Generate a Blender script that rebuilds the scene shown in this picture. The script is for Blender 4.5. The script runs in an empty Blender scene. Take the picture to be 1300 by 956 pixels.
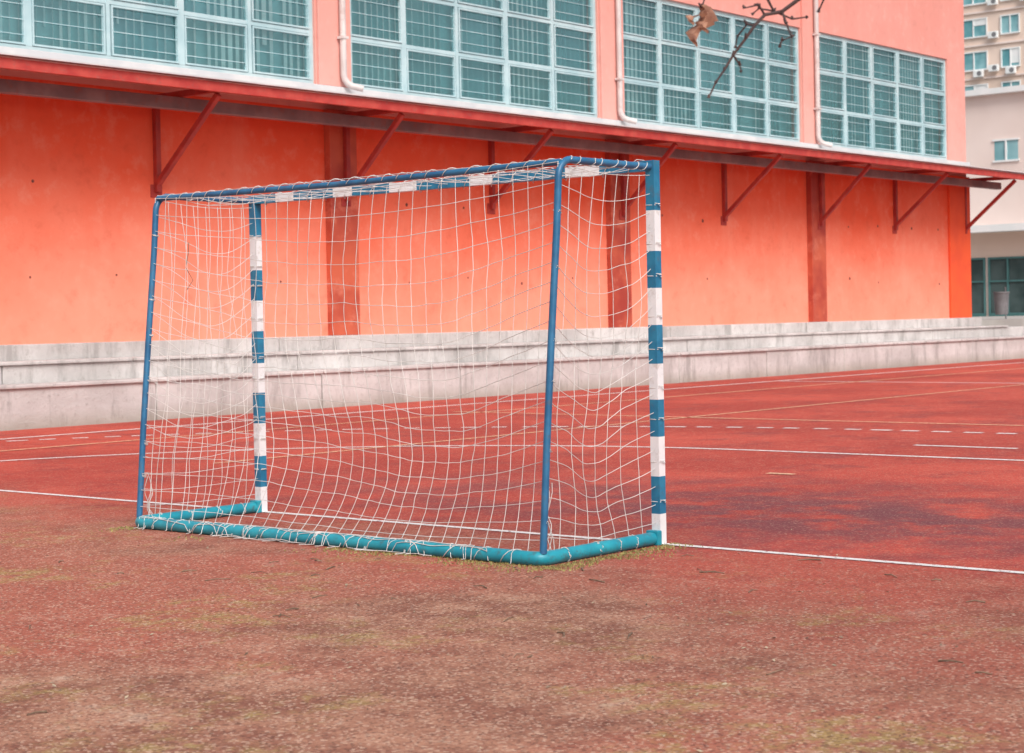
import bpy, math, random
from mathutils import Vector, Matrix, noise
random.seed(7)
sc = bpy.context.scene
sc.view_settings.view_transform = 'Standard'
sc.view_settings.look = 'None'
sc.view_settings.exposure = 0

H = 1.242
A = math.atan2(0.6443, 0.7648)
CAM = Vector((-7.912, -5.633, H))
FH = Vector((math.cos(A), math.sin(A), 0)); RH = Vector((math.sin(A), -math.cos(A), 0))
def site(r, f, h):           # metres to the right / ahead of the photographer's spot
    p = CAM + RH*r + FH*f
    return Vector((p.x, p.y, h))

# ---------------------------------------------------------------- materials
def nt(name):
    m = bpy.data.materials.new(name); m.use_nodes = True
    t = m.node_tree; t.nodes.clear()
    o = t.nodes.new('ShaderNodeOutputMaterial')
    b = t.nodes.new('ShaderNodeBsdfPrincipled')
    t.links.new(b.outputs[0], o.inputs[0])
    return m, t, b, o
def N(t, typ):
    return t.nodes.new(typ)
def noise_n(t, vec, scale, detail=3, rough=.6):
    n = N(t, 'ShaderNodeTexNoise'); n.inputs['Scale'].default_value = scale
    n.inputs['Detail'].default_value = detail; n.inputs['Roughness'].default_value = rough
    t.links.new(vec, n.inputs['Vector']); return n.outputs['Fac']
def ramp(t, fac, a, b):
    """0 at a, 1 at b (a may be larger than b)"""
    r = N(t, 'ShaderNodeMapRange'); r.inputs[1].default_value = a; r.inputs[2].default_value = b
    r.interpolation_type = 'SMOOTHSTEP' if a < b else 'LINEAR'
    t.links.new(fac, r.inputs[0]); return r.outputs[0]
def mix(t, fac, a, b, mode='MIX'):
    m = N(t, 'ShaderNodeMix'); m.data_type = 'RGBA'; m.blend_type = mode
    for val, s in ((fac, m.inputs[0]), (a, m.inputs[6]), (b, m.inputs[7])):
        if isinstance(val, (tuple, list)): s.default_value = (*val[:3], 1)
        elif isinstance(val, (int, float)): s.default_value = val
        else: t.links.new(val, s)
    return m.outputs[2]
def math_n(t, op, a, b=0.0, c=None, clamp=False):
    m = N(t, 'ShaderNodeMath'); m.operation = op; m.use_clamp = clamp
    for i, v in enumerate((a, b, c)):
        if v is None: continue
        if isinstance(v, (int, float)): m.inputs[i].default_value = v
        else: t.links.new(v, m.inputs[i])
    return m.outputs[0]
def pos(t):
    return N(t, 'ShaderNodeNewGeometry').outputs['Position']
def bump(t, b, h, strength=.3, dist=.01):
    n = N(t, 'ShaderNodeBump'); n.inputs['Strength'].default_value = strength
    n.inputs['Distance'].default_value = dist
    t.links.new(h, n.inputs['Height']); t.links.new(n.outputs[0], b.inputs['Normal'])
def scaled(t, vec, s):
    m = N(t, 'ShaderNodeVectorMath'); m.operation = 'MULTIPLY'
    m.inputs[1].default_value = s; t.links.new(vec, m.inputs[0]); return m.outputs[0]
def worn(name, c1, c2, scale=3, rough=.7, dirt=None, dirt_amt=.5):
    m, t, b, o = nt(name); p = pos(t)
    c = mix(t, ramp(t, noise_n(t, p, scale), .35, .68), c1, c2)
    if dirt is not None:
        d = ramp(t, noise_n(t, p, scale*2.7, 4, .7), .52, .70)
        c = mix(t, math_n(t, 'MULTIPLY', d, dirt_amt), c, dirt)
    t.links.new(c, b.inputs['Base Color']); b.inputs['Roughness'].default_value = rough
    return m

def wall_mat(name, top, low, z0, z1, st=.15):
    m, t, b, o = nt(name); p = pos(t)
    s = N(t, 'ShaderNodeSeparateXYZ'); t.links.new(p, s.inputs[0])
    cl = noise_n(t, p, .45, 4, .6)
    streak = noise_n(t, scaled(t, p, (1.6, 1.6, .35)), 1.1, 4, .6)
    mot = noise_n(t, p, 3.2, 6, .7)
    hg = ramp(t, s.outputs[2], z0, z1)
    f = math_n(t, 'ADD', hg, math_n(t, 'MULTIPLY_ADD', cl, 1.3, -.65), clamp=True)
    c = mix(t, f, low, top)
    c = mix(t, math_n(t, 'MULTIPLY', ramp(t, streak, .48, .72), st), c, tuple(min(.88, x*1.1+.07) for x in low))
    c = mix(t, math_n(t, 'MULTIPLY', ramp(t, mot, .52, .78), .35), c, tuple(x*.70 for x in top))
    c = mix(t, math_n(t, 'MULTIPLY', ramp(t, mot, .47, .28), .35), c, tuple(min(.88, x*1.08+.06) for x in low))
    t.links.new(c, b.inputs['Base Color']); b.inputs['Roughness'].default_value = .85
    bump(t, b, mot, .3, .02); return m

M_wall = wall_mat('orange_wall_paint', (.84,.115,.045), (.86,.30,.20), 1.1, 4.2)  # redder upward: weathered fade, with some canopy shade put into the colour
M_pink = wall_mat('pink_wall_paint', (.72,.30,.25), (.76,.38,.33), 4, 9)
M_pil = worn('dark_red_paint', (.36,.045,.03), (.58,.12,.06), .9, .6, (.74,.26,.17), .45)
M_orange = worn('bright_orange_paint', (.84,.11,.03), (.76,.09,.03), 1.5)
M_steel = worn('red_steel_paint', (.32,.03,.028), (.43,.05,.035), 4, .5, (.22,.06,.05))
M_fascia = worn('fascia_red_paint', (.44,.04,.035), (.56,.085,.065), 3, .5, (.30,.12,.10))
M_gut = worn('grey_galvanised_steel', (.20,.19,.21), (.30,.28,.30), 2, .5, (.34,.12,.10), .4)
M_sheet = worn('light_roof_sheet', (.56,.56,.58), (.66,.64,.64), 2, .5)
M_pipe = worn('downpipe_paint', (.56,.50,.49), (.68,.62,.60), 2, .4, (.45,.28,.25), .4)
M_frame = worn('window_frame_aluminium', (.38,.55,.59), (.50,.65,.68), 2, .45)
def concrete():
    m, t, b, o = nt('weathered_concrete'); p = pos(t)
    s = N(t, 'ShaderNodeSeparateXYZ'); t.links.new(p, s.inputs[0])
    c = mix(t, ramp(t, noise_n(t, p, .9, 5, .65), .35, .7), (.50,.47,.46), (.68,.65,.64))
    st = noise_n(t, scaled(t, p, (1, 1, .22)), 3.5, 5, .7)
    c = mix(t, math_n(t, 'MULTIPLY', ramp(t, st, .49, .68), .7), c, (.31,.29,.28))
    hf = noise_n(t, p, 11, 5, .8)
    c = mix(t, math_n(t, 'MULTIPLY', ramp(t, hf, .53, .70), .6), c, (.32,.29,.27))
    c = mix(t, math_n(t, 'MULTIPLY', ramp(t, s.outputs[2], .22, 0), .6), c, (.27,.25,.19))
    t.links.new(c, b.inputs['Base Color']); b.inputs['Roughness'].default_value = .9
    bump(t, b, hf, .6, .025); return m
M_conc = concrete()

def glass():
    m, t, b, o = nt('teal_window_glass'); t.nodes.remove(b)
    tr = N(t, 'ShaderNodeBsdfTransparent'); tr.inputs[0].default_value = (.88,1,1,1)
    gl = N(t, 'ShaderNodeBsdfGlossy'); gl.inputs['Roughness'].default_value = .10
    gl.inputs['Color'].default_value = (.68,.95,.98,1)
    lw = N(t, 'ShaderNodeLayerWeight'); lw.inputs[0].default_value = .4
    f = math_n(t, 'MULTIPLY_ADD', lw.outputs['Fresnel'], .6, .24, clamp=True)
    ms = N(t, 'ShaderNodeMixShader')
    t.links.new(f, ms.inputs[0]); t.links.new(tr.outputs[0], ms.inputs[1]); t.links.new(gl.outputs[0], ms.inputs[2])
    t.links.new(ms.outputs[0], o.inputs[0]); return m
M_glass = glass()
M_blind = worn('vertical_blind_fabric', (.60,.88,.90), (.80,.93,.93), .8, .8)
M_dark = worn('interior_curtain', (.16,.50,.55), (.30,.62,.66), .6, .8)
M_door = worn('dark_door_glass', (.03,.06,.06), (.07,.11,.11), .8, .15)

def court():
    m, t, b, o = nt('red_court_surface'); p = pos(t)
    s = N(t, 'ShaderNodeSeparateXYZ'); t.links.new(p, s.inputs[0])
    big = noise_n(t, p, .33, 3, .6); med = noise_n(t, p, 1.5, 6, .68)
    mid = noise_n(t, p, 7, 5, .75)
    fine = noise_n(t, p, 60, 3, .8)
    red = mix(t, ramp(t, big, .35, .65), (.42,.052,.038), (.58,.088,.060))
    red = mix(t, math_n(t, 'MULTIPLY', ramp(t, med, .49, .66), .6), red, (.27,.05,.05))
    red = mix(t, math_n(t, 'MULTIPLY', ramp(t, mid, .52, .68), .45), red, (.64,.20,.14))
    dd = N(t, 'ShaderNodeVectorMath'); dd.operation = 'DISTANCE'; t.links.new(scaled(t, p, (1, .45, 1)), dd.inputs[0]); dd.inputs[1].default_value = (1.7, .0, 0)
    dmf = math_n(t, 'MULTIPLY', ramp(t, dd.outputs['Value'], 2.4, .4), ramp(t, med, .36, .56))
    red = mix(t, math_n(t, 'MULTIPLY', dmf, .8), red, (.15,.055,.07))
    e = math_n(t, 'MULTIPLY_ADD', med, 2.2, -1.1)
    e = math_n(t, 'ADD', e, math_n(t, 'MULTIPLY_ADD', big, 2.4, -1.2))
    mr = ramp(t, math_n(t, 'ADD', s.outputs[0], e), .5, -1.8)
    n32 = noise_n(t, p, 2.6, 6, .78)
    brown = mix(t, ramp(t, n32, .38, .62), (.27,.105,.070), (.46,.23,.15))
    brown = mix(t, math_n(t, 'MULTIPLY', ramp(t, big, .42, .56), .7), brown, (.46,.12,.08))
    c = mix(t, mr, red, brown)
    mossf = math_n(t, 'MULTIPLY', math_n(t, 'MULTIPLY', ramp(t, noise_n(t, p, .8, 6, .78), .50, .62), mr), ramp(t, mid, .43, .56))
    c = mix(t, math_n(t, 'MULTIPLY', mossf, .70), c, (.38,.29,.10))
    pale = math_n(t, 'MULTIPLY', math_n(t, 'MULTIPLY', ramp(t, n32, .56, .66), ramp(t, mid, .47, .57)), mr)
    c = mix(t, math_n(t, 'MULTIPLY', pale, .45), c, (.56,.44,.35))
    v = N(t, 'ShaderNodeTexVoronoi'); v.inputs['Scale'].default_value = 95; t.links.new(p, v.inputs['Vector'])
    sel = N(t, 'ShaderNodeSeparateColor'); t.links.new(v.outputs['Color'], sel.inputs[0])
    amt = math_n(t, 'MULTIPLY_ADD', mr, .35, .28)
    c = mix(t, math_n(t, 'MULTIPLY', ramp(t, sel.outputs[0], .35, .02), amt), c, (.10,.045,.035))
    c = mix(t, math_n(t, 'MULTIPLY', ramp(t, sel.outputs[1], .75, 1.0), amt), c, (.70,.50,.38))
    c = mix(t, math_n(t, 'MULTIPLY', ramp(t, fine, .47, .30), .7), c, (.11,.045,.04))
    c = mix(t, math_n(t, 'MULTIPLY', ramp(t, mid, .42, .28), .45), c, (.16,.06,.045))
    t.links.new(c, b.inputs['Base Color']); b.inputs['Roughness'].default_value = .85
    b.inputs['Specular IOR Level'].default_value = .25
    bump(t, b, math_n(t, 'ADD', fine, math_n(t, 'MULTIPLY', sel.outputs[2], .2)), .6, .012); return m
M_court = court()
def line_mat(name, col, lo=.52, hi=.64):
    m, t, b, o = nt(name); p = pos(t)
    b.inputs['Base Color'].default_value = (*col, 1); b.inputs['Roughness'].default_value = .8
    tr = N(t, 'ShaderNodeBsdfTransparent'); ms = N(t, 'ShaderNodeMixShader')
    f = math_n(t, 'MULTIPLY', ramp(t, noise_n(t, p, 20, 5, .8), lo, hi), .8)
    t.links.new(f, ms.inputs[0]); t.links.new(b.outputs[0], ms.inputs[1]); t.links.new(tr.outputs[0], ms.inputs[2])
    t.links.new(ms.outputs[0], o.inputs[0]); return m
M_line = line_mat('white_line_paint', (.80,.75,.73))
M_yel = line_mat('faded_yellow_line_paint', (.80,.50,.32), .44, .66)
M_ground = worn('asphalt', (.06,.055,.05), (.09,.085,.08), .5, .9)
M_plaza = worn('paving', (.36,.33,.31), (.45,.42,.39), 1, .9)
M_blue = worn('blue_post_paint', (.012,.16,.30), (.025,.23,.39), 7, .38, (.08,.13,.17), .5)
M_dblue = worn('dark_blue_tube_paint', (.014,.11,.24), (.03,.17,.33), 7, .38, (.09,.11,.14), .5)
M_teal = worn('teal_base_paint', (.010,.25,.34), (.022,.35,.44), 5, .4, (.06,.13,.14), .7)
M_white = worn('white_post_paint', (.78,.80,.82), (.85,.85,.86), 6, .38, (.50,.45,.41), .5)
M_rope = worn('white_net_rope', (.58,.56,.54), (.76,.74,.72), 2.5, .85, (.36,.34,.32), .4)
M_bark = worn('bark', (.055,.035,.04), (.10,.065,.06), 9, .9)
M_leaf = worn('dry_leaf', (.26,.12,.08), (.44,.23,.15), 20, .8)
M_twig = worn('dry_twig', (.14,.09,.06), (.28,.19,.13), 15, .9)
M_straw = worn('dry_leaf_bits', (.52,.42,.29), (.12,.07,.045), 5, .9)
M_beige = worn('beige_render', (.72,.56,.47), (.78,.62,.53), .3, .9)
M_rose = worn('pale_rose_render', (.76,.63,.58), (.82,.70,.65), .3, .9)
M_bwin = worn('facade_glass', (.10,.30,.34), (.28,.50,.54), .4, .15)
M_wframe = worn('white_pvc', (.76,.79,.79), (.84,.84,.84), 1, .5)
M_green = worn('green_door_frame', (.05,.15,.15), (.08,.2,.2), 1, .5)
M_black = worn('hole_disc_brown', (.14,.045,.03), (.26,.08,.06), 5, .9)  # dark brown for the flat discs that mark the tie holes
M_bin = worn('grey_metal_bin', (.16,.16,.17), (.22,.22,.23), 4, .5)

# ---------------------------------------------------------------- mesh helpers
def empty(name, loc=(0,0,0)):
    e = bpy.data.objects.new(name, None); sc.collection.objects.link(e); e.location = loc; return e
def finish(name, verts, faces, mat, parent=None, bevel=0, smooth=False):
    me = bpy.data.meshes.new(name); me.from_pydata([tuple(v) for v in verts], [], faces); me.update()
    o = bpy.data.objects.new(name, me); sc.collection.objects.link(o)
    me.materials.append(mat)
    if parent: o.parent = parent
    if bevel:
        md = o.modifiers.new('bevel', 'BEVEL'); md.width = bevel; md.segments = 2; md.limit_method = 'ANGLE'
    if smooth:
        for f in me.polygons: f.use_smooth = True
    return o
class MB:
    def __init__(s): s.v = []; s.f = []
    def box(s, x0, x1, y0, y1, z0, z1):
        n = len(s.v)
        s.v += [(x0,y0,z0),(x1,y0,z0),(x1,y1,z0),(x0,y1,z0),(x0,y0,z1),(x1,y0,z1),(x1,y1,z1),(x0,y1,z1)]
        s.f += [tuple(n+i for i in q) for q in ((3,2,1,0),(4,5,6,7),(0,1,5,4),(1,2,6,5),(2,3,7,6),(3,0,4,7))]
    def beam(s, a, b, w, h):
        a = Vector(a); b = Vector(b); d = (b-a).normalized()
        up = Vector((0,0,1)) if abs(d.z) < .9 else Vector((1,0,0))
        r = d.cross(up).normalized(); u = r.cross(d).normalized(); n = len(s.v)
        for p in (a, b):
            for i, j in ((-1,-1),(1,-1),(1,1),(-1,1)): s.v.append(tuple(p + r*i*w/2 + u*j*h/2))
        s.f += [tuple(n+i for i in q) for q in ((0,1,2,3),(7,6,5,4),(1,0,4,5),(2,1,5,6),(3,2,6,7),(0,3,7,4))]
    def quad(s, *p):
        n = len(s.v); s.v += [tuple(q) for q in p]; s.f.append(tuple(range(n, n+len(p))))
    def done(s, name, mat, parent=None, bevel=0): return finish(name, s.v, s.f, mat, parent, bevel)
def curve(name, splines, r, mat, parent=None, res=2, caps=True):
    cu = bpy.data.curves.new(name, 'CURVE'); cu.dimensions = '3D'; cu.bevel_depth = r; cu.bevel_resolution = res
    cu.use_fill_caps = caps
    for sp in splines:
        pts = sp if not isinstance(sp, tuple) else sp[0]; rad = None if not isinstance(sp, tuple) else sp[1]
        s = cu.splines.new('POLY'); s.points.add(len(pts)-1)
        for i, p in enumerate(pts):
            s.points[i].co = (p[0], p[1], p[2], 1)
            if rad: s.points[i].radius = rad[i]
        s.use_smooth = True
    o = bpy.data.objects.new(name, cu); sc.collection.objects.link(o); cu.materials.append(mat)
    if parent: o.parent = parent
    return o

# ---------------------------------------------------------------- ground
g = MB(); g.quad((-400,-400,-.004),(400,-400,-.004),(400,400,-.004),(-400,400,-.004)); g.done('ground', M_ground)
g = MB(); g.quad((-16,-22,0),(42,-22,0),(42,13.3,0),(-16,13.3,0)); g.done('sports_court', M_court)

mark = empty('court_markings')
Z = .004
def strip(b, pts, w):
    for i in range(len(pts)-1):
        a = Vector((*pts[i], Z)); c = Vector((*pts[i+1], Z)); d = (c-a).normalized(); n = Vector((-d.y, d.x, 0))*w/2
        b.quad(a-n, c-n, c+n, a+n)
def arc(cx, cy, r, a0, a1, n=40):
    return [(cx+r*math.cos(math.radians(a0+(a1-a0)*i/n)), cy+r*math.sin(math.radians(a0+(a1-a0)*i/n))) for i in range(n+1)]
GW = 3.2
w = MB()
strip(w, [(0,-8.4),(0,11.6)], .06)
strip(w, [(.03,11.6),(38,11.6)], .10)
strip(w, [(.03,-8.4),(38,-8.4)], .09)
strip(w, arc(0,0,5.85,-89.5,0)+arc(0,GW,5.85,0,89.5), .08)
strip(w, [(7.0,1.1),(7.0,2.1)], .08)
strip(w, [(20,-8.3),(20,11.5)], .10)
path = arc(0,0,8.75,-70,0,60)+arc(0,GW,8.75,0,70,60)
acc = 0
for i in range(len(path)-1):
    a = Vector(path[i]); c = Vector(path[i+1]); L = (c-a).length; n = max(1, int(L/.05)) if L > 1e-5 else 0
    for k in range(n):
        if (acc % .34) < .19: strip(w, [tuple(a.lerp(c,k/n)), tuple(a.lerp(c,(k+1)/n))], .10)
        acc += L/n
w.done('white_lines', M_line, mark)
Z = .007
y = MB()
strip(y, [(3.9,1.5),(3.9,1.74)], .08)
strip(y, [(9.9,-7),(9.9,10.4)], .08)
strip(y, [(2.5,6.6),(36,6.6)], .07)
strip(y, [(2.5,9.9),(36,9.9)], .08)
strip(y, arc(13.5,.6,2.2,90,270,40), .09)
strip(y, arc(22,2,3.0,0,360,60), .10)
y.done('yellow_lines', M_yel, mark)

# ---------------------------------------------------------------- bleachers
bl = empty('concrete_bleachers')
def jit(): return random.uniform(-.006, .006)
b = MB(); x = -20.0
while x < 40: b.box(x, min(x+3.0, 40)-.018, 13.0+jit(), 13.5, -.05, .5); x += 3.0
b.done('tier_1', M_conc, bl, .014)
b = MB(); x = -20.0
while x < 35.1: b.box(x, min(x+5.0, 35.1)-.016, 13.5+jit(), 13.88, -.05, .775); x += 5.0
b.done('tier_2', M_conc, bl, .014)
b = MB(); x = -20.0
while x < 33.4: b.box(x, min(x+5.0, 33.4)-.016, 13.88+jit(), 14.17, -.05, 1.03); x += 5.0
b.done('tier_3', M_conc, bl, .014)
b = MB(); x = -20.0
while x < 33:
    j = jit(); b.box(x, x+2.98, 12.96+j, 13.49, .501, .55+j*.5); b.box(x, x+2.98, 13.46+j, 13.87, .776, .82-j*.5); x += 3
b.done('seat_slabs', M_conc, bl, .012)
b = MB(); b.box(33.45, 120, 14.4, 90, -.1, .96); b.done('raised_plaza', M_plaza)

# ---------------------------------------------------------------- gymnasium
gym = empty('gymnasium_building')
YW = 14.17; XE = 33.25; XS = -17.3; ZB = 4.87; ZT = 7.33; ZR = 10.4
cent = [11.46 + 7.15*k for k in range(-4, 3)]
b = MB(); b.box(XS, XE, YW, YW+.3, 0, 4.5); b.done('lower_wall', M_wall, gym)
b = MB(); b.box(XS, XE, YW, YW+.3, 4.5, ZB)
b.box(XS, XE, YW, YW+.3, ZT, ZR)
edges = cent + [33.0]
for c in edges:
    if c == 33.0: b.box(32.30, XE, YW, YW+.3, ZB, ZT)
    else: b.box(max(XS, c-.34), c+.41, YW, YW+.3, ZB, ZT)
b.box(XE-.3, XE, YW+.3, 40, 0, ZR); b.box(XS, XS+.3, YW+.3, 40, 0, ZR); b.box(XS, XE, 39.7, 40, 0, ZR)
b.done('upper_wall', M_pink, gym)
b = MB()
for c in cent[1:]: b.box(c-.31, c+.38, YW-.05, YW-.001, ZB, ZR-.01)
b.done('upper_piers', M_pink, gym, .008)
b = MB(); b.box(XS-.2, XE+.2, YW-.2, 40.2, ZR, ZR+.25); b.done('roof', M_sheet, gym)
b = MB()
for c in cent[1:]: b.box(c-.20, c+.38, YW-.13, YW, 1.03, 4.5)
b.done('pilasters', M_pil, gym, .01)
b = MB(); b.box(32.2, XE+.06, YW-.06, YW, 1.03, 4.5); b.box(XE, XE+.06, YW, YW+.8, .96, 4.5); b.done('corner_column', M_orange, gym, .01)
b = MB(); b.box(XS, XE+.02, YW-.10, YW, ZB-.10, ZB-.01); b.done('window_sill', M_sheet, gym, .006)
fr = MB(); gl = MB(); bd = MB(); dk = MB()
for i in range(len(edges)-1):
    x0 = edges[i]+.41; x1 = (edges[i+1]-.34) if edges[i+1] != 33.0 else 32.30
    nc = 5; W = (x1-x0)/nc; rows = [ZB, ZB+.80, ZB+1.62, ZT]
    F = YW+.05
    fr.box(x0, x1, F, F+.08, ZB, ZB+.06); fr.box(x0, x1, F, F+.08, ZT-.06, ZT)
    for k in range(nc+1):
        hw = .045 if k in (0, nc) else (.05 if k % 2 else .032)
        xc = min(max(x0+k*W, x0+hw), x1-hw)
        fr.box(xc-hw, xc+hw, F-.003, F+.085, ZB+.06, ZT-.06)
    for z in rows[1:3]:
        fr.box(x0+.09, x1-.09, F+.004, F+.078, z-.03, z+.03)
    for k in range(nc):
        for r in range(3):
            if r != 1 or k % 2 == 0:
                a0 = x0+k*W+.055; a1 = x0+(k+1)*W-.055; c0 = rows[r]+.04+(.03 if r==0 else 0); c1 = rows[r+1]-.04-(.03 if r==2 else 0)
                t_ = .026; G = F-.012
                fr.box(a0, a1, G, G+.05, c0, c0+t_); fr.box(a0, a1, G, G+.05, c1-t_, c1)
                fr.box(a0, a0+t_, G, G+.05, c0+t_, c1-t_); fr.box(a1-t_, a1, G, G+.05, c0+t_, c1-t_)
            # fine glazing wires in front of each pane
            a0 = x0+k*W+.08; a1 = x0+(k+1)*W-.08
            for q in (1, 2, 3): 
                zz = rows[r]+(rows[r+1]-rows[r])*q/4; fr.box(a0, a1, F+.0, F+.008, zz-.005, zz+.005)
            a0 = x0+k*W+.03; a1 = x0+(k+1)*W-.03; j = random.uniform(-.015, .015); j2 = random.uniform(-.012, .012)
            gl.quad((a0, F+.04+j, rows[r]+.02), (a1, F+.04-j, rows[r]+.02), (a1, F+.04-j+j2, rows[r+1]-.02), (a0, F+.04+j+j2, rows[r+1]-.02))
    xx = x0
    while xx < x1-.05:
        q = noise.noise(Vector((xx*.55, 3.1, 0)))
        ang = math.radians(24 + 55*q + random.uniform(-12, 12)); ww = .085
        dx = math.cos(ang)*ww/2; dy = math.sin(ang)*ww/2
        if random.random() > .07:
            low = ZB+.04 + (random.random() < .08)*random.uniform(0,.6)
            tl = random.uniform(-.012, .012)
            bd.quad((xx-dx+tl, F+.13-dy, low), (xx+dx+tl, F+.13+dy, low), (xx+dx, F+.13+dy, ZT), (xx-dx, F+.13-dy, ZT))
        xx += .135
    dk.quad((x0-.2, F+.20, ZB-.2), (x1+.2, F+.20, ZB-.2), (x1+.2, F+.20, ZT+.2), (x0-.2, F+.20, ZT+.2))
fr.done('window_frames', M_frame, gym); gl.done('window_glass', M_glass, gym)
bd.done('vertical_blinds', M_blind, gym); dk.done('interior', M_dark, gym)
def disc(b, x, y, z, r, n=10):
    b.quad(*[(x+r*math.cos(2*math.pi*k/n), y, z+r*math.sin(2*math.pi*k/n)) for k in range(n)])
b = MB()
for c in cent[1:]:
    for dxx in (1.6, 3.0, 4.5, 5.9):
        for zz in (1.9, 3.1):
            if random.random() < .8: disc(b, c+dxx+random.uniform(-.1,.1), YW-.004, zz+random.uniform(-.08,.08), random.uniform(.015,.035))
b.done('wall_tie_holes', M_black, gym)
br = MB(); X = 8.0-3.58*7; bx = []
while X < 34: bx.append(X); X += 3.58
for X in bx:
    onp = any(abs(X-c) < .5 for c in cent)
    yb = YW-.13 if onp else YW
    br.box(X-.04, X+.04, yb-.08, yb-.0, 3.1, 4.36)
    br.beam((X, yb-.04, 3.2), (X, YW-1.36, 4.33), .075, .075)
    br.box(X-.035, X+.035, YW-1.36, yb, 4.362, 4.45)
    br.box(X-.10, X+.10, yb-.015, yb-.001, 3.02, 3.2)
br.done('canopy_brackets', M_steel, gym, .004)
CX1 = 35.2
b = MB(); b.box(XS, CX1, YW-1.46, YW-1.40, 4.35, 4.48); b.box(XS, CX1, YW-1.40, YW-1.34, 4.45, 4.48); b.box(XS, CX1, YW-.95, YW-.89, 4.452, 4.50)
b.done('canopy_fascia', M_fascia, gym, .004)
b = MB(); b.box(XS, 33.9, YW-.62, YW-.48, 4.19, 4.358); b.done('canopy_gutter', M_gut, gym, .01)
b = MB()
b.v += [(XS,YW-1.52,4.503),(CX1+.1,YW-1.52,4.503),(CX1+.1,YW,4.60),(XS,YW,4.60),(XS,YW-1.52,4.525),(CX1+.1,YW-1.52,4.525),(CX1+.1,YW,4.63),(XS,YW,4.63)]
b.f += [(3,2,1,0),(4,5,6,7),(0,1,5,4),(1,2,6,5),(2,3,7,6),(3,0,4,7)]
b.done('canopy_sheet', M_sheet, gym)
dp = []
for c in cent[1:]:
    xc = c+.14; yy = YW-.12
    dp.append([(xc, yy, ZR-.1), (xc, yy, 5.05), (xc+.01, yy-.01, 4.98), (xc+.05, yy-.04, 4.91), (xc+.10, yy-.09, 4.87), (xc+.22, yy-.2, 4.83)])
curve('downpipes', dp, .052, M_pipe, gym, 4)
b = MB()
for c in cent[1:]:
    for z in (5.6, 7.2, 8.8): b.box(c+.14-.07, c+.14+.07, YW-.18, YW-.06, z, z+.04)
b.done('pipe_clips', M_pipe, gym)

# ---------------------------------------------------------------- low neighbouring building
lb = empty('low_building'); LX = 53.1
b = MB(); b.box(LX, LX+12, 12.8, 45, .9, 9.0); b.done('walls', M_rose, lb)
b = MB(); b.box(LX-.3, LX+12.3, 12.5, 45.3, 9.0, 9.2); b.box(LX-.9, LX, 12.8, 45, 4.0, 4.25); b.done('slabs', M_wframe, lb)
b = MB(); b.box(LX-.03, LX, 12.8, 45, 3.1, 4.0); b.done('beige_band', M_beige, lb)
f = MB(); gg = MB(); yy = 13.3
while yy < 44:
    gg.box(LX-.02, LX-.005, yy, yy+1.5, .96, 3.1)
    for a in (yy, yy+.72, yy+1.44): f.box(LX-.08, LX-.021, a, a+.06, .96, 3.1)
    f.box(LX-.078, LX-.022, yy+.06, yy+1.44, 2.2, 2.26); f.box(LX-.078, LX-.022, yy+.06, yy+1.44, .96, 1.08); f.box(LX-.078, LX-.022, yy+.06, yy+1.44, 3.03, 3.1)
    yy += 1.62
f.done('door_frames', M_green, lb); gg.done('door_glass', M_door, lb)
f = MB(); gg = MB(); yy = 13.0
while yy < 44:
    gg.box(LX-.01, LX-.003, yy, yy+.9, 6.6, 7.3)
    f.box(LX-.06, LX-.011, yy-.06, yy+.96, 6.53, 6.6); f.box(LX-.06, LX-.011, yy-.06, yy+.96, 7.3, 7.36); f.box(LX-.06, LX-.011, yy+.42, yy+.48, 6.6, 7.3)
    yy += 2.9
f.done('window_frames', M_wframe, lb); gg.done('window_glass', M_bwin, lb)

# ---------------------------------------------------------------- apartment building
ap = empty('apartment_building'); AX = 132.0
b = MB(); b.box(AX, AX+14, 20, 110, 0, 44); b.done('walls', M_beige, ap)
f = MB(); gg = MB(); ac = MB(); sl = MB(); dg = MB()
for fl in range(15):
    z = 2.0+fl*2.75
    sl.box(AX-.14, AX, 20, 110, z-.85, z-.70)
    yy = 21.0; k = 0
    while yy < 108:
        ww = (1.5, 2.3, 1.1)[k % 3]
        gg.box(AX-.02, AX-.005, yy, yy+ww, z, z+1.4)
        f.box(AX-.12, AX-.021, yy-.1, yy, z-.1, z+1.5); f.box(AX-.12, AX-.021, yy+ww, yy+ww+.1, z-.1, z+1.5)
        f.box(AX-.12, AX-.021, yy, yy+ww, z+1.4, z+1.5); f.box(AX-.16, AX-.021, yy, yy+ww, z-.12, z)
        f.box(AX-.1, AX-.021, yy+ww/2-.05, yy+ww/2+.05, z, z+1.4)
        if random.random() < .5: f.box(AX-.06, AX-.021, yy, yy+ww/2-.05, z+random.uniform(.2,1.0), z+1.4)
        for cond, ya, za in ((random.random() < .8, yy+ww+.2, z-.35), (random.random() < .4, yy+.2, z-.69)):
            if cond:
                ac.box(AX-.5, AX-.17, ya, ya+.85, za, za+.56)
                n = len(dg.v); dg.v += [(AX-.505, ya+.30+.21*math.cos(q*math.pi/5), za+.28+.21*math.sin(q*math.pi/5)) for q in range(10)]; dg.f.append(tuple(range(n, n+10)))
        yy += ww+1.35; k += 1
f.done('window_frames', M_wframe, ap); gg.done('window_glass', M_bwin, ap); ac.done('air_conditioners', M_wframe, ap, .03); sl.done('floor_bands', M_rose, ap); dg.done('air_conditioner_fans', M_bin, ap)

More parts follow.
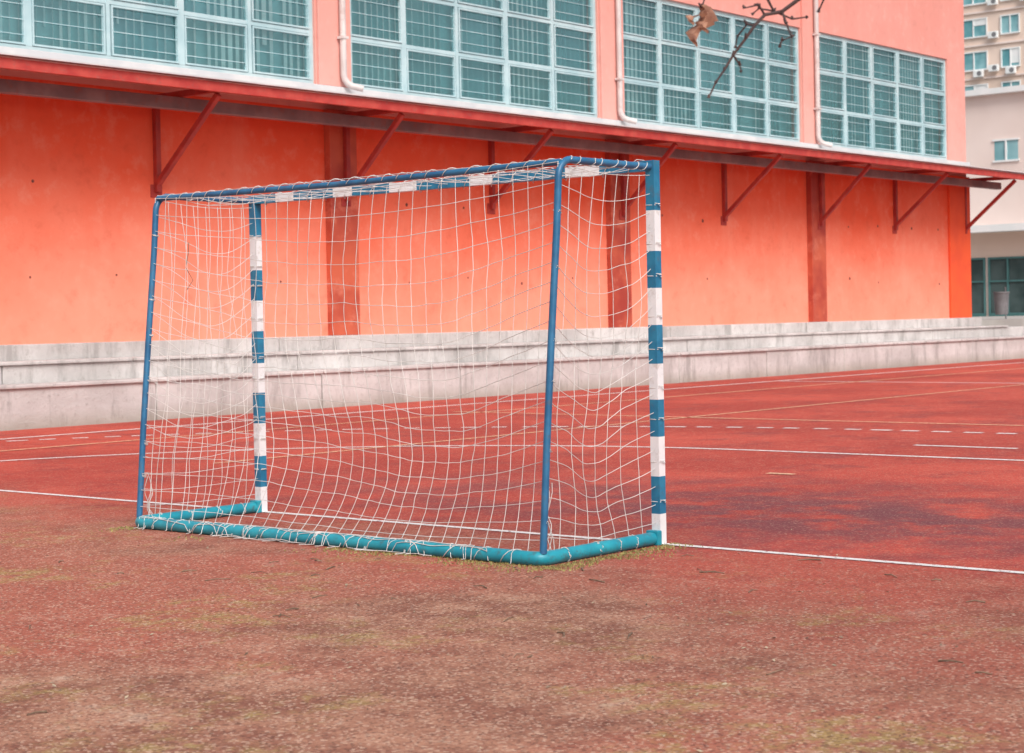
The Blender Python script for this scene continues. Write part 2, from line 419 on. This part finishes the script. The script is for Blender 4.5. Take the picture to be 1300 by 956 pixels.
# litter bin
lbn = empty('litter_bin'); bc = Vector((36.4, 14.75, .96))
me = []; fa = []; n = 20
prof = [(.02,0),(.16,0),(.17,.05),(.20,.55),(.215,.56),(.215,.60),(.19,.60),(.17,.3)]
for r, z in prof:
    for k in range(n): me.append((bc.x+r*math.cos(2*math.pi*k/n), bc.y+r*math.sin(2*math.pi*k/n), bc.z+z+.12))
for i in range(len(prof)-1):
    for k in range(n): fa.append((i*n+k, i*n+(k+1)%n, (i+1)*n+(k+1)%n, (i+1)*n+k))
finish('basket', me, fa, M_bin, lbn)
curve('stand', [[(bc.x+.25, bc.y, bc.z), (bc.x+.25, bc.y, bc.z+.85)], [(bc.x+.18, bc.y, bc.z+.6), (bc.x+.25, bc.y, bc.z+.6)]], .02, M_bin, lbn)

# ---------------------------------------------------------------- goal
goal = empty('football_goal')
S = .056; HT = 2.08
def banded_post(nm, yc):
    z = [0, .167, .37, .585, .786, .98, 1.19, 1.39, 1.59, 1.81, HT-S]
    bw = MB(); bb = MB()
    for i in range(10):
        t_ = bw if i % 2 == 0 else bb
        t_.box(-S/2, S/2, yc-S/2, yc+S/2, z[i], z[i+1])
    bw.done(nm+'_white_bands', M_white, goal); bb.done(nm+'_blue_bands', M_blue, goal)
banded_post('near_post', 0); banded_post('far_post', GW)
bw = MB(); bb = MB(); y0 = -S/2; y1 = GW+S/2
ys = [y0, .34,.58, 1.12,1.29, 1.72,1.95, 2.27,2.44, 2.80,2.97, y1]
for i in range(len(ys)-1):
    t_ = bb if i % 2 == 0 else bw
    t_.box(-S/2, S/2, ys[i], ys[i+1], HT-S, HT)
bw.done('crossbar_white_bands', M_white, goal); bb.done('crossbar_blue_bands', M_blue, goal)
def side_tube(yc):
    pts = [(-S/2+.01, yc, 2.045)]
    R = .10; cx = -.82+R; cz = 2.045-R
    for k in range(9):
        a = math.radians(90+ k*10.6); pts.append((cx+R*math.cos(a), yc, cz+R*math.sin(a)))
    pts += [(-.84, yc, 1.7), (-.90, yc, 1.15), (-.955, yc, .6), (-1.0, yc, .06)]
    return pts
curve('rear_uprights', [side_tube(0), side_tube(GW)], .019, M_dblue, goal, 4)
curve('rear_top_bar', [[(-.80, 0, 2.03), (-.80, GW*.5, 2.018), (-.80, GW, 2.03)]], .017, M_dblue, goal, 4)
RB = .036
def rounded(pts, r=.07, n=6):
    out = [Vector(pts[0])]
    for i in range(1, len(pts)-1):
        p = Vector(pts[i]); a = (Vector(pts[i-1])-p).normalized(); c = (Vector(pts[i+1])-p).normalized()
        for k in range(n+1):
            t_ = k/n; out.append((p+a*r)*(1-t_)**2 + p*2*t_*(1-t_) + (p+c*r)*t_**2)
    out.append(Vector(pts[-1])); return out
curve('base_frame', [rounded([(-S/2, 0, RB), (-1.02, 0, RB), (-1.02, GW, RB), (-S/2, GW, RB)])], RB, M_teal, goal, 5)
b = MB()
for yc in (0, GW): b.box(-.07, -S/2-.001, yc-.040, yc+.040, .0, .08)
b.done('base_collars', M_teal, goal, .006)

def xt(z):
    return -.82 - .19*(1-min(1, z/2.03))
def nz(p, s, a, o=0):
    q = Vector((p[0]*s+o, p[1]*s+7.3+o, p[2]*s)); return Vector(noise.noise_vector(q))*a
def back(u, v):
    e = max(0, math.sin(math.pi*u))**.8
    sg = .21*e*max(0, math.sin(math.pi*min(1, v)))**.8
    z = 2.03*(1-v)+.03*v - sg*(1-.45*v) - .05*math.sin(math.pi*u)*(1-v)
    x = xt(2.03*(1-v)) + .20*e*max(0, math.sin(math.pi*v**1.3))
    y = GW*u + .13*math.sin(math.pi*u)*math.sin(math.pi*v)*math.sin(3.5*v+1)
    p = Vector((x, y, z))
    k = min(1, 4*min(u, 1-u)+.1)*min(1, 5*min(v, 1-v)+.05)
    return p + nz(p, .8, .13*k) + nz(p, 3.5, .016*k) + nz(p, 11, .006*k)
def side(yc, sgn):
    def f(u, v):
        z0 = 2.02*(1-v)+.04*v
        xr = xt(z0); x = xr*(1-u) + (-.02)*u
        sg = .19*math.sin(math.pi*u)*(math.sin(math.pi*v)**.8+.12*(1-v))
        p = Vector((x, yc+sgn*.08*math.sin(math.pi*u)*math.sin(math.pi*v), z0-sg*(1-.3*v)-.02*u))
        k = min(1, 4*min(u, 1-u)+.1)*min(1, 5*min(v, 1-v)+.05)
        p = p + nz(p, 1.4, .10*k, yc*3) + nz(p, 4, .016*k) + nz(p, 11, .005*k)
        p.z = max(p.z, .02); return p
    return f
def top(u, v):
    x = -.80 + .79*v; p = Vector((x, GW*u, 2.045-.04*math.sin(math.pi*v)*(.6+.4*math.sin(9*u))))
    k = min(1, 4*min(v, 1-v)+.1)
    return p + nz(p, 2.5, .04*k)
spl = []; knots = []
def panel(P, nu, nv, sub=3):
    for j in range(nv+1):
        spl.append([P(i/(nu*sub), j/nv) for i in range(nu*sub+1)])
    for i in range(nu+1):
        spl.append([P(i/nu, j/(nv*sub)) for j in range(nv*sub+1)])
    for i in range(nu+1):
        for j in range(nv+1): knots.append(P(i/nu, j/nv))
panel(back, 32, 20); panel(side(0, 1), 8, 20); panel(side(GW, -1), 8, 20); panel(top, 24, 4)
curve('net', spl, .00185, M_rope, goal, 1, False)
kv = []; kf = []
for p in knots:
    n = len(kv); r = random.uniform(.004, .006)
    kv += [p+Vector(d)*r for d in ((1,0,0),(-1,0,0),(0,1,0),(0,-1,0),(0,0,1),(0,0,-1))]
    kf += [tuple(n+i for i in q) for q in ((0,2,4),(2,1,4),(1,3,4),(3,0,4),(2,0,5),(1,2,5),(3,1,5),(0,3,5))]
finish('net_knots', kv, kf, M_rope, goal)
lash = []
def helix(a, c, r, turns):
    a = Vector(a); c = Vector(c); d = (c-a).normalized(); up = Vector((0,0,1)) if abs(d.z) < .9 else Vector((1,0,0))
    s_ = d.cross(up).normalized(); u_ = s_.cross(d); n = int(turns*9); out = []
    for k in range(n+1):
        t_ = k/n; an = 2*math.pi*turns*t_ + 3.5*noise.noise(Vector((t_*6, a.y, a.x)))
        out.append(a.lerp(c, t_)+ (s_*math.cos(an)+u_*math.sin(an))*r)
    return out
lash.append(helix((-.80,.02,2.03), (-.80,GW-.02,2.03), .021, 24))
lash.append(helix((-.74,0,2.045), (-.06,0,2.045), .022, 7))
lash.append(helix((-.74,GW,2.045), (-.06,GW,2.045), .022, 7))
lash.append(helix((0,.05,HT-S/2), (0,GW-.05,HT-S/2), .042, 16))
lash.append(helix((-1.02,.1,RB), (-1.02,GW-.1,RB), .039, 15))
def tie(c, axis, r):
    c = Vector(c); axis = Vector(axis).normalized(); hw_ = random.uniform(.006, .014)
    lash.append(helix(c-axis*hw_, c+axis*hw_, r, 2.2))
for yc in (0, GW):
    for k in range(6):
        z = .25+k*.3+random.uniform(-.08,.08)
        tie((xt(z)+.012, yc, z), (.09,0,1), .023)
    for k in range(4): tie((-.15-.2*k-random.uniform(0,.1), yc, RB), (1,0,0), .039)
    for k in range(9): tie((0, yc, .25+.2*k+random.uniform(-.04,.04)), (0,0,1), .040)
curve('net_lashings', lash, .0022, M_rope, goal, 1, False)
sl_ = []
for s_i in range(9):
    ph = random.uniform(0, 50); ln = random.uniform(.8, 2.2); st = random.uniform(0, GW-ln); pts = []
    off = random.uniform(-.09, .10)
    for k in range(int(ln/.03)):
        yv = st+k*.03
        x_ = off + .07*noise.noise(Vector((yv*3, ph, 0)))
        zz = math.sqrt(max(0, (RB+.004)**2-x_*x_)) + RB if abs(x_) < RB else .010+.03*max(0, noise.noise(Vector((yv*6, ph, 3))))
        pts.append((-1.02+x_, yv, zz))
    sl_.append(pts)
for s_i in range(40):
    yv = random.uniform(.05, GW-.05); a = random.uniform(-.16, .16); pts = []
    e0 = random.uniform(.03, .11); e1 = random.uniform(.05, .12)
    for k in range(11):
        t_ = k/10; x_ = -e0 + (e0+e1)*t_
        zz = math.sqrt(max(0, (RB+.004)**2-x_*x_)) + RB if abs(x_) < RB else .010
        pts.append((-1.02+x_, yv+a*t_+.01*math.sin(k+s_i), zz))
    sl_.append(pts)
for yc in (0, GW):
    for k in range(4):
        bx_ = random.uniform(-.98, -.90); y_ = yc + random.uniform(-.02, .06)*(1 if yc == 0 else -1); zt = random.uniform(.2, .42)
        sl_.append([(bx_+.012*math.sin(i*.9+k), y_+.012*math.cos(i*1.1+k), zt-(zt-.03)*i/8) for i in range(9)])
curve('net_slack', sl_, .0020, M_rope, goal, 1, False)
p = back(.90, .12)
curve('torn_cord', [[p, p+Vector((.01,.02,-.07)), p+Vector((.0,.035,-.15)), p+Vector((.01,-.02,-.23)), p+Vector((.0,.03,-.29))]], .0022, M_twig, goal, 1)

# ---------------------------------------------------------------- bare tree (trunk stands right of the view)
tree = empty('bare_tree'); br_s = []
base = site(3.4, 3.2, 0)
def limb(p, d, L, r, depth):
    pts = [p.copy()]; rad = [r]; n = 7; q = p.copy(); dd = d.normalized()
    for k in range(n):
        dd = (dd + Vector((random.uniform(-.18,.18), random.uniform(-.18,.18), random.uniform(-.08,.14)))).normalized()
        q = q + dd*L/n; pts.append(q.copy()); rad.append(r*(1-.6*(k+1)/n))
        if depth > 0 and k >= 2:
            nd = (dd + Vector((random.uniform(-1,1), random.uniform(-1,1), random.uniform(.0,.8)))).normalized()
            limb(q, nd, L*.6, rad[-1]*.65, depth-1)
    br_s.append((pts, rad))
br_s.append(([base+Vector((0,0,-.1)), base+Vector((0,0,.3)), base+Vector((.02,.03,1.3)), base+Vector((.0,.08,2.6)), base+Vector((.05,.1,3.4))], [.19,.14,.12,.105,.095]))
random.seed(11)
for k in range(5):
    a = k*1.3+.4
    limb(base+Vector((.05,.1,3.2+.05*k)), Vector((math.cos(a)*.7, math.sin(a)*.7, 1.0)), 2.3, .06, 3)
br_s.append(([base+Vector((0,.08,2.5)), site(2.7,3.7,2.85), site(2.0,4.4,2.75), site(1.45,4.8,2.5), site(1.1,4.95,2.28), site(.88,5.0,2.16)], [.055,.042,.03,.016,.009,.0065]))
tw = [
 ([(.88,5.0,2.16),(.83,5.0,2.12),(.78,5.01,2.085),(.73,5.0,2.075),(.70,4.99,2.045),(.675,4.99,2.01),(.64,5.0,1.965),(.615,5.0,1.925),(.59,5.0,1.89),(.569,5.0,1.847)], .0062, .0024),
 ([(.83,5.0,2.12),(.80,5.0,2.13),(.74,5.02,2.125),(.70,5.03,2.14),(.66,5.03,2.17)], .005, .003),
 ([(.78,5.01,2.085),(.79,5.0,2.05),(.80,4.98,2.01)], .004, .002),
 ([(.74,5.02,2.125),(.76,5.03,2.09),(.81,5.02,2.065),(.85,5.02,2.07)], .004, .002),
 ([(.70,4.99,2.045),(.68,5.0,2.05),(.655,5.02,2.02),(.65,5.03,1.99)], .0035, .002),
 ([(.64,5.0,1.965),(.66,5.02,1.94),(.665,5.02,1.92)], .003, .0015),
 ([(.66,5.03,2.17),(.60,5.02,2.16),(.565,5.0,2.13),(.555,5.0,2.10)], .004, .002),
 ([(.88,5.0,2.16),(.90,5.02,2.12),(.885,5.03,2.085)], .004, .002),
 ([(.80,4.98,2.01),(.775,4.98,2.0),(.765,4.97,1.98)], .002, .0012),
 ([(.76,5.03,2.09),(.72,5.04,2.10),(.70,5.05,2.085)], .003, .0015),
 ([(.73,5.0,2.075),(.71,4.98,2.10),(.67,4.97,2.09)], .0035, .002)]
for pts, r0, r1 in tw:
    P = [site(*p) for p in pts]; n = len(P)-1
    br_s.append((P, [(r0+(r1-r0)*k/n) for k in range(n+1)]))
curve('branches', br_s, 1.0, M_bark, tree, 2)
bud = []
for pts, r0, r1 in tw:
    for p in pts[1:]:
        P = site(*p); bud.append(([P, P+Vector((random.uniform(-.01,.01), random.uniform(-.01,.01), random.uniform(0,.014)))], [.0055, .002]))
curve('buds', bud, 1.0, M_bark, tree, 1)
lv = MB()
def leaf(c, L, W, tilt):
    def P(a, s):
        wd = W*math.sin(math.pi*min(1, a*.92+.06))*(1+.35*math.sin(a*19+s))
        return c + RH*(s*wd/2 + .018*math.sin(a*6) + tilt*a) + FH*(abs(s)*wd*.6 + .014*math.sin(a*5)) + Vector((0,0,-a*L + .01*s*s*math.sin(a*11)))
    for i in range(8):
        for s_ in (-1, 0):
            lv.quad(P(i/8,s_), P((i+1)/8,s_), P((i+1)/8,s_+1), P(i/8,s_+1))
leaf(site(.555,5.0,2.11), .115, .048, -.01); leaf(site(.557,5.01,2.105), .07, .045, .02); leaf(site(.55,4.99,2.105), .05, .03, -.015)
lv.done('dry_leaves', M_leaf, tree)

# ---------------------------------------------------------------- litter on ground
random.seed(5)
tg = []
for k in range(60):
    p = site(random.uniform(-2.6, 3.0), random.uniform(5.6, 9.6), 0); a = random.uniform(0, 6.28); L = random.uniform(.03, .13)
    if p.x > 0: continue
    d = Vector((math.cos(a), math.sin(a), 0)); r = random.uniform(.0018, .0045)
    tg.append(([p+Vector((0,0,r)), p+d*L*.5+Vector((-d.y, d.x, 0))*random.uniform(-.015,.015)+Vector((0,0,.008)), p+d*L+Vector((0,0,r))], [r, r, r*.6]))
curve('fallen_twigs', tg, 1.0, M_twig, None, 1)
b = MB()
for k in range(4200):
    p = site(random.uniform(-3.2, 3.4), random.uniform(4.6, 10.2), .003)
    if p.x > -.1 and random.random() < .8: continue
    if noise.noise(Vector((p.x*1.3, p.y*1.3, 5))) < random.uniform(-.5, .3): continue
    a = random.uniform(0, 6.28); L = random.choice((.005,.006,.008,.010,.012,.014,.024)); W = L*random.uniform(.3,.8)
    d = Vector((math.cos(a), math.sin(a), random.uniform(0,.4))); e = Vector((-math.sin(a), math.cos(a), random.uniform(-.3,.5)))
    b.quad(p, p+d*L*.5+e*W*.5, p+d*L, p+d*L*.5-e*W*.3)
b.done('leaf_litter', M_straw)
M_moss = worn('moss', (.24,.21,.08), (.38,.33,.12), 20, .95)
b = MB()
for k in range(4200):
    if k % 3: yv = random.uniform(-.1, GW+.1); xv = -1.02-abs(random.gauss(.03, .10))
    else: xv = random.uniform(-1.1, .05); yv = -.05-abs(random.gauss(0, .09))
    if noise.noise(Vector((xv*1.5, yv*1.8, 2))) < -.05: continue
    a = random.uniform(0, 6.28); L = random.uniform(.005, .013); d = Vector((math.cos(a), math.sin(a), 0))*L*.5
    p = Vector((xv, yv, 0)); b.quad(p-d, p+d, p+d*random.uniform(-1,1)+Vector((random.uniform(-.006,.006), random.uniform(-.006,.006), L)))
b.done('moss_tufts', M_moss)

# ---------------------------------------------------------------- light
wd = bpy.data.worlds.new('World'); sc.world = wd; wd.use_nodes = True
t = wd.node_tree; bg = t.nodes['Background']
sky = t.nodes.new('ShaderNodeTexSky'); sky.sky_type = 'NISHITA'; sky.sun_disc = False
EL = math.radians(45); AZ = math.radians(240)
sky.sun_elevation = EL; sky.air_density = 1.2; sky.dust_density = 4; sky.ozone_density = 1
sd = Vector((math.cos(AZ)*math.cos(EL), math.sin(AZ)*math.cos(EL), math.sin(EL)))
sky.sun_rotation = math.atan2(sd.x, sd.y)
hs = t.nodes.new('ShaderNodeHueSaturation'); hs.inputs['Saturation'].default_value = .55
t.links.new(sky.outputs[0], hs.inputs['Color']); t.links.new(hs.outputs[0], bg.inputs[0]); bg.inputs[1].default_value = .15
sl = bpy.data.lights.new('sun', 'SUN'); sl.energy = 2.3; sl.angle = math.radians(28); sl.color = (1, .97, .93)
so = bpy.data.objects.new('sun', sl); sc.collection.objects.link(so)
so.rotation_euler = (-sd).to_track_quat('-Z', 'Y').to_euler(); so.location = (0, 0, 30)

# ---------------------------------------------------------------- camera
pt = math.atan(29.5/2267); K = .020
fwd = Vector((FH.x*math.cos(pt), FH.y*math.cos(pt), -math.sin(pt))); up0 = RH.cross(fwd)
R = RH*math.cos(K) - up0*math.sin(K); U = up0*math.cos(K) + RH*math.sin(K)
cd = bpy.data.cameras.new('camera'); co = bpy.data.objects.new('camera', cd); sc.collection.objects.link(co)
m = Matrix((R, U, -fwd)).transposed().to_4x4(); m.translation = CAM; co.matrix_world = m
cd.sensor_fit = 'HORIZONTAL'; cd.sensor_width = 36; cd.lens = 36*2267/1300; cd.shift_x = .002; cd.shift_y = -44.5/1300
cd.clip_end = 1500; cd.clip_start = .05
cd.dof.use_dof = True; cd.dof.focus_distance = 9.6; cd.dof.aperture_fstop = 6.3
sc.camera = co
print('done')
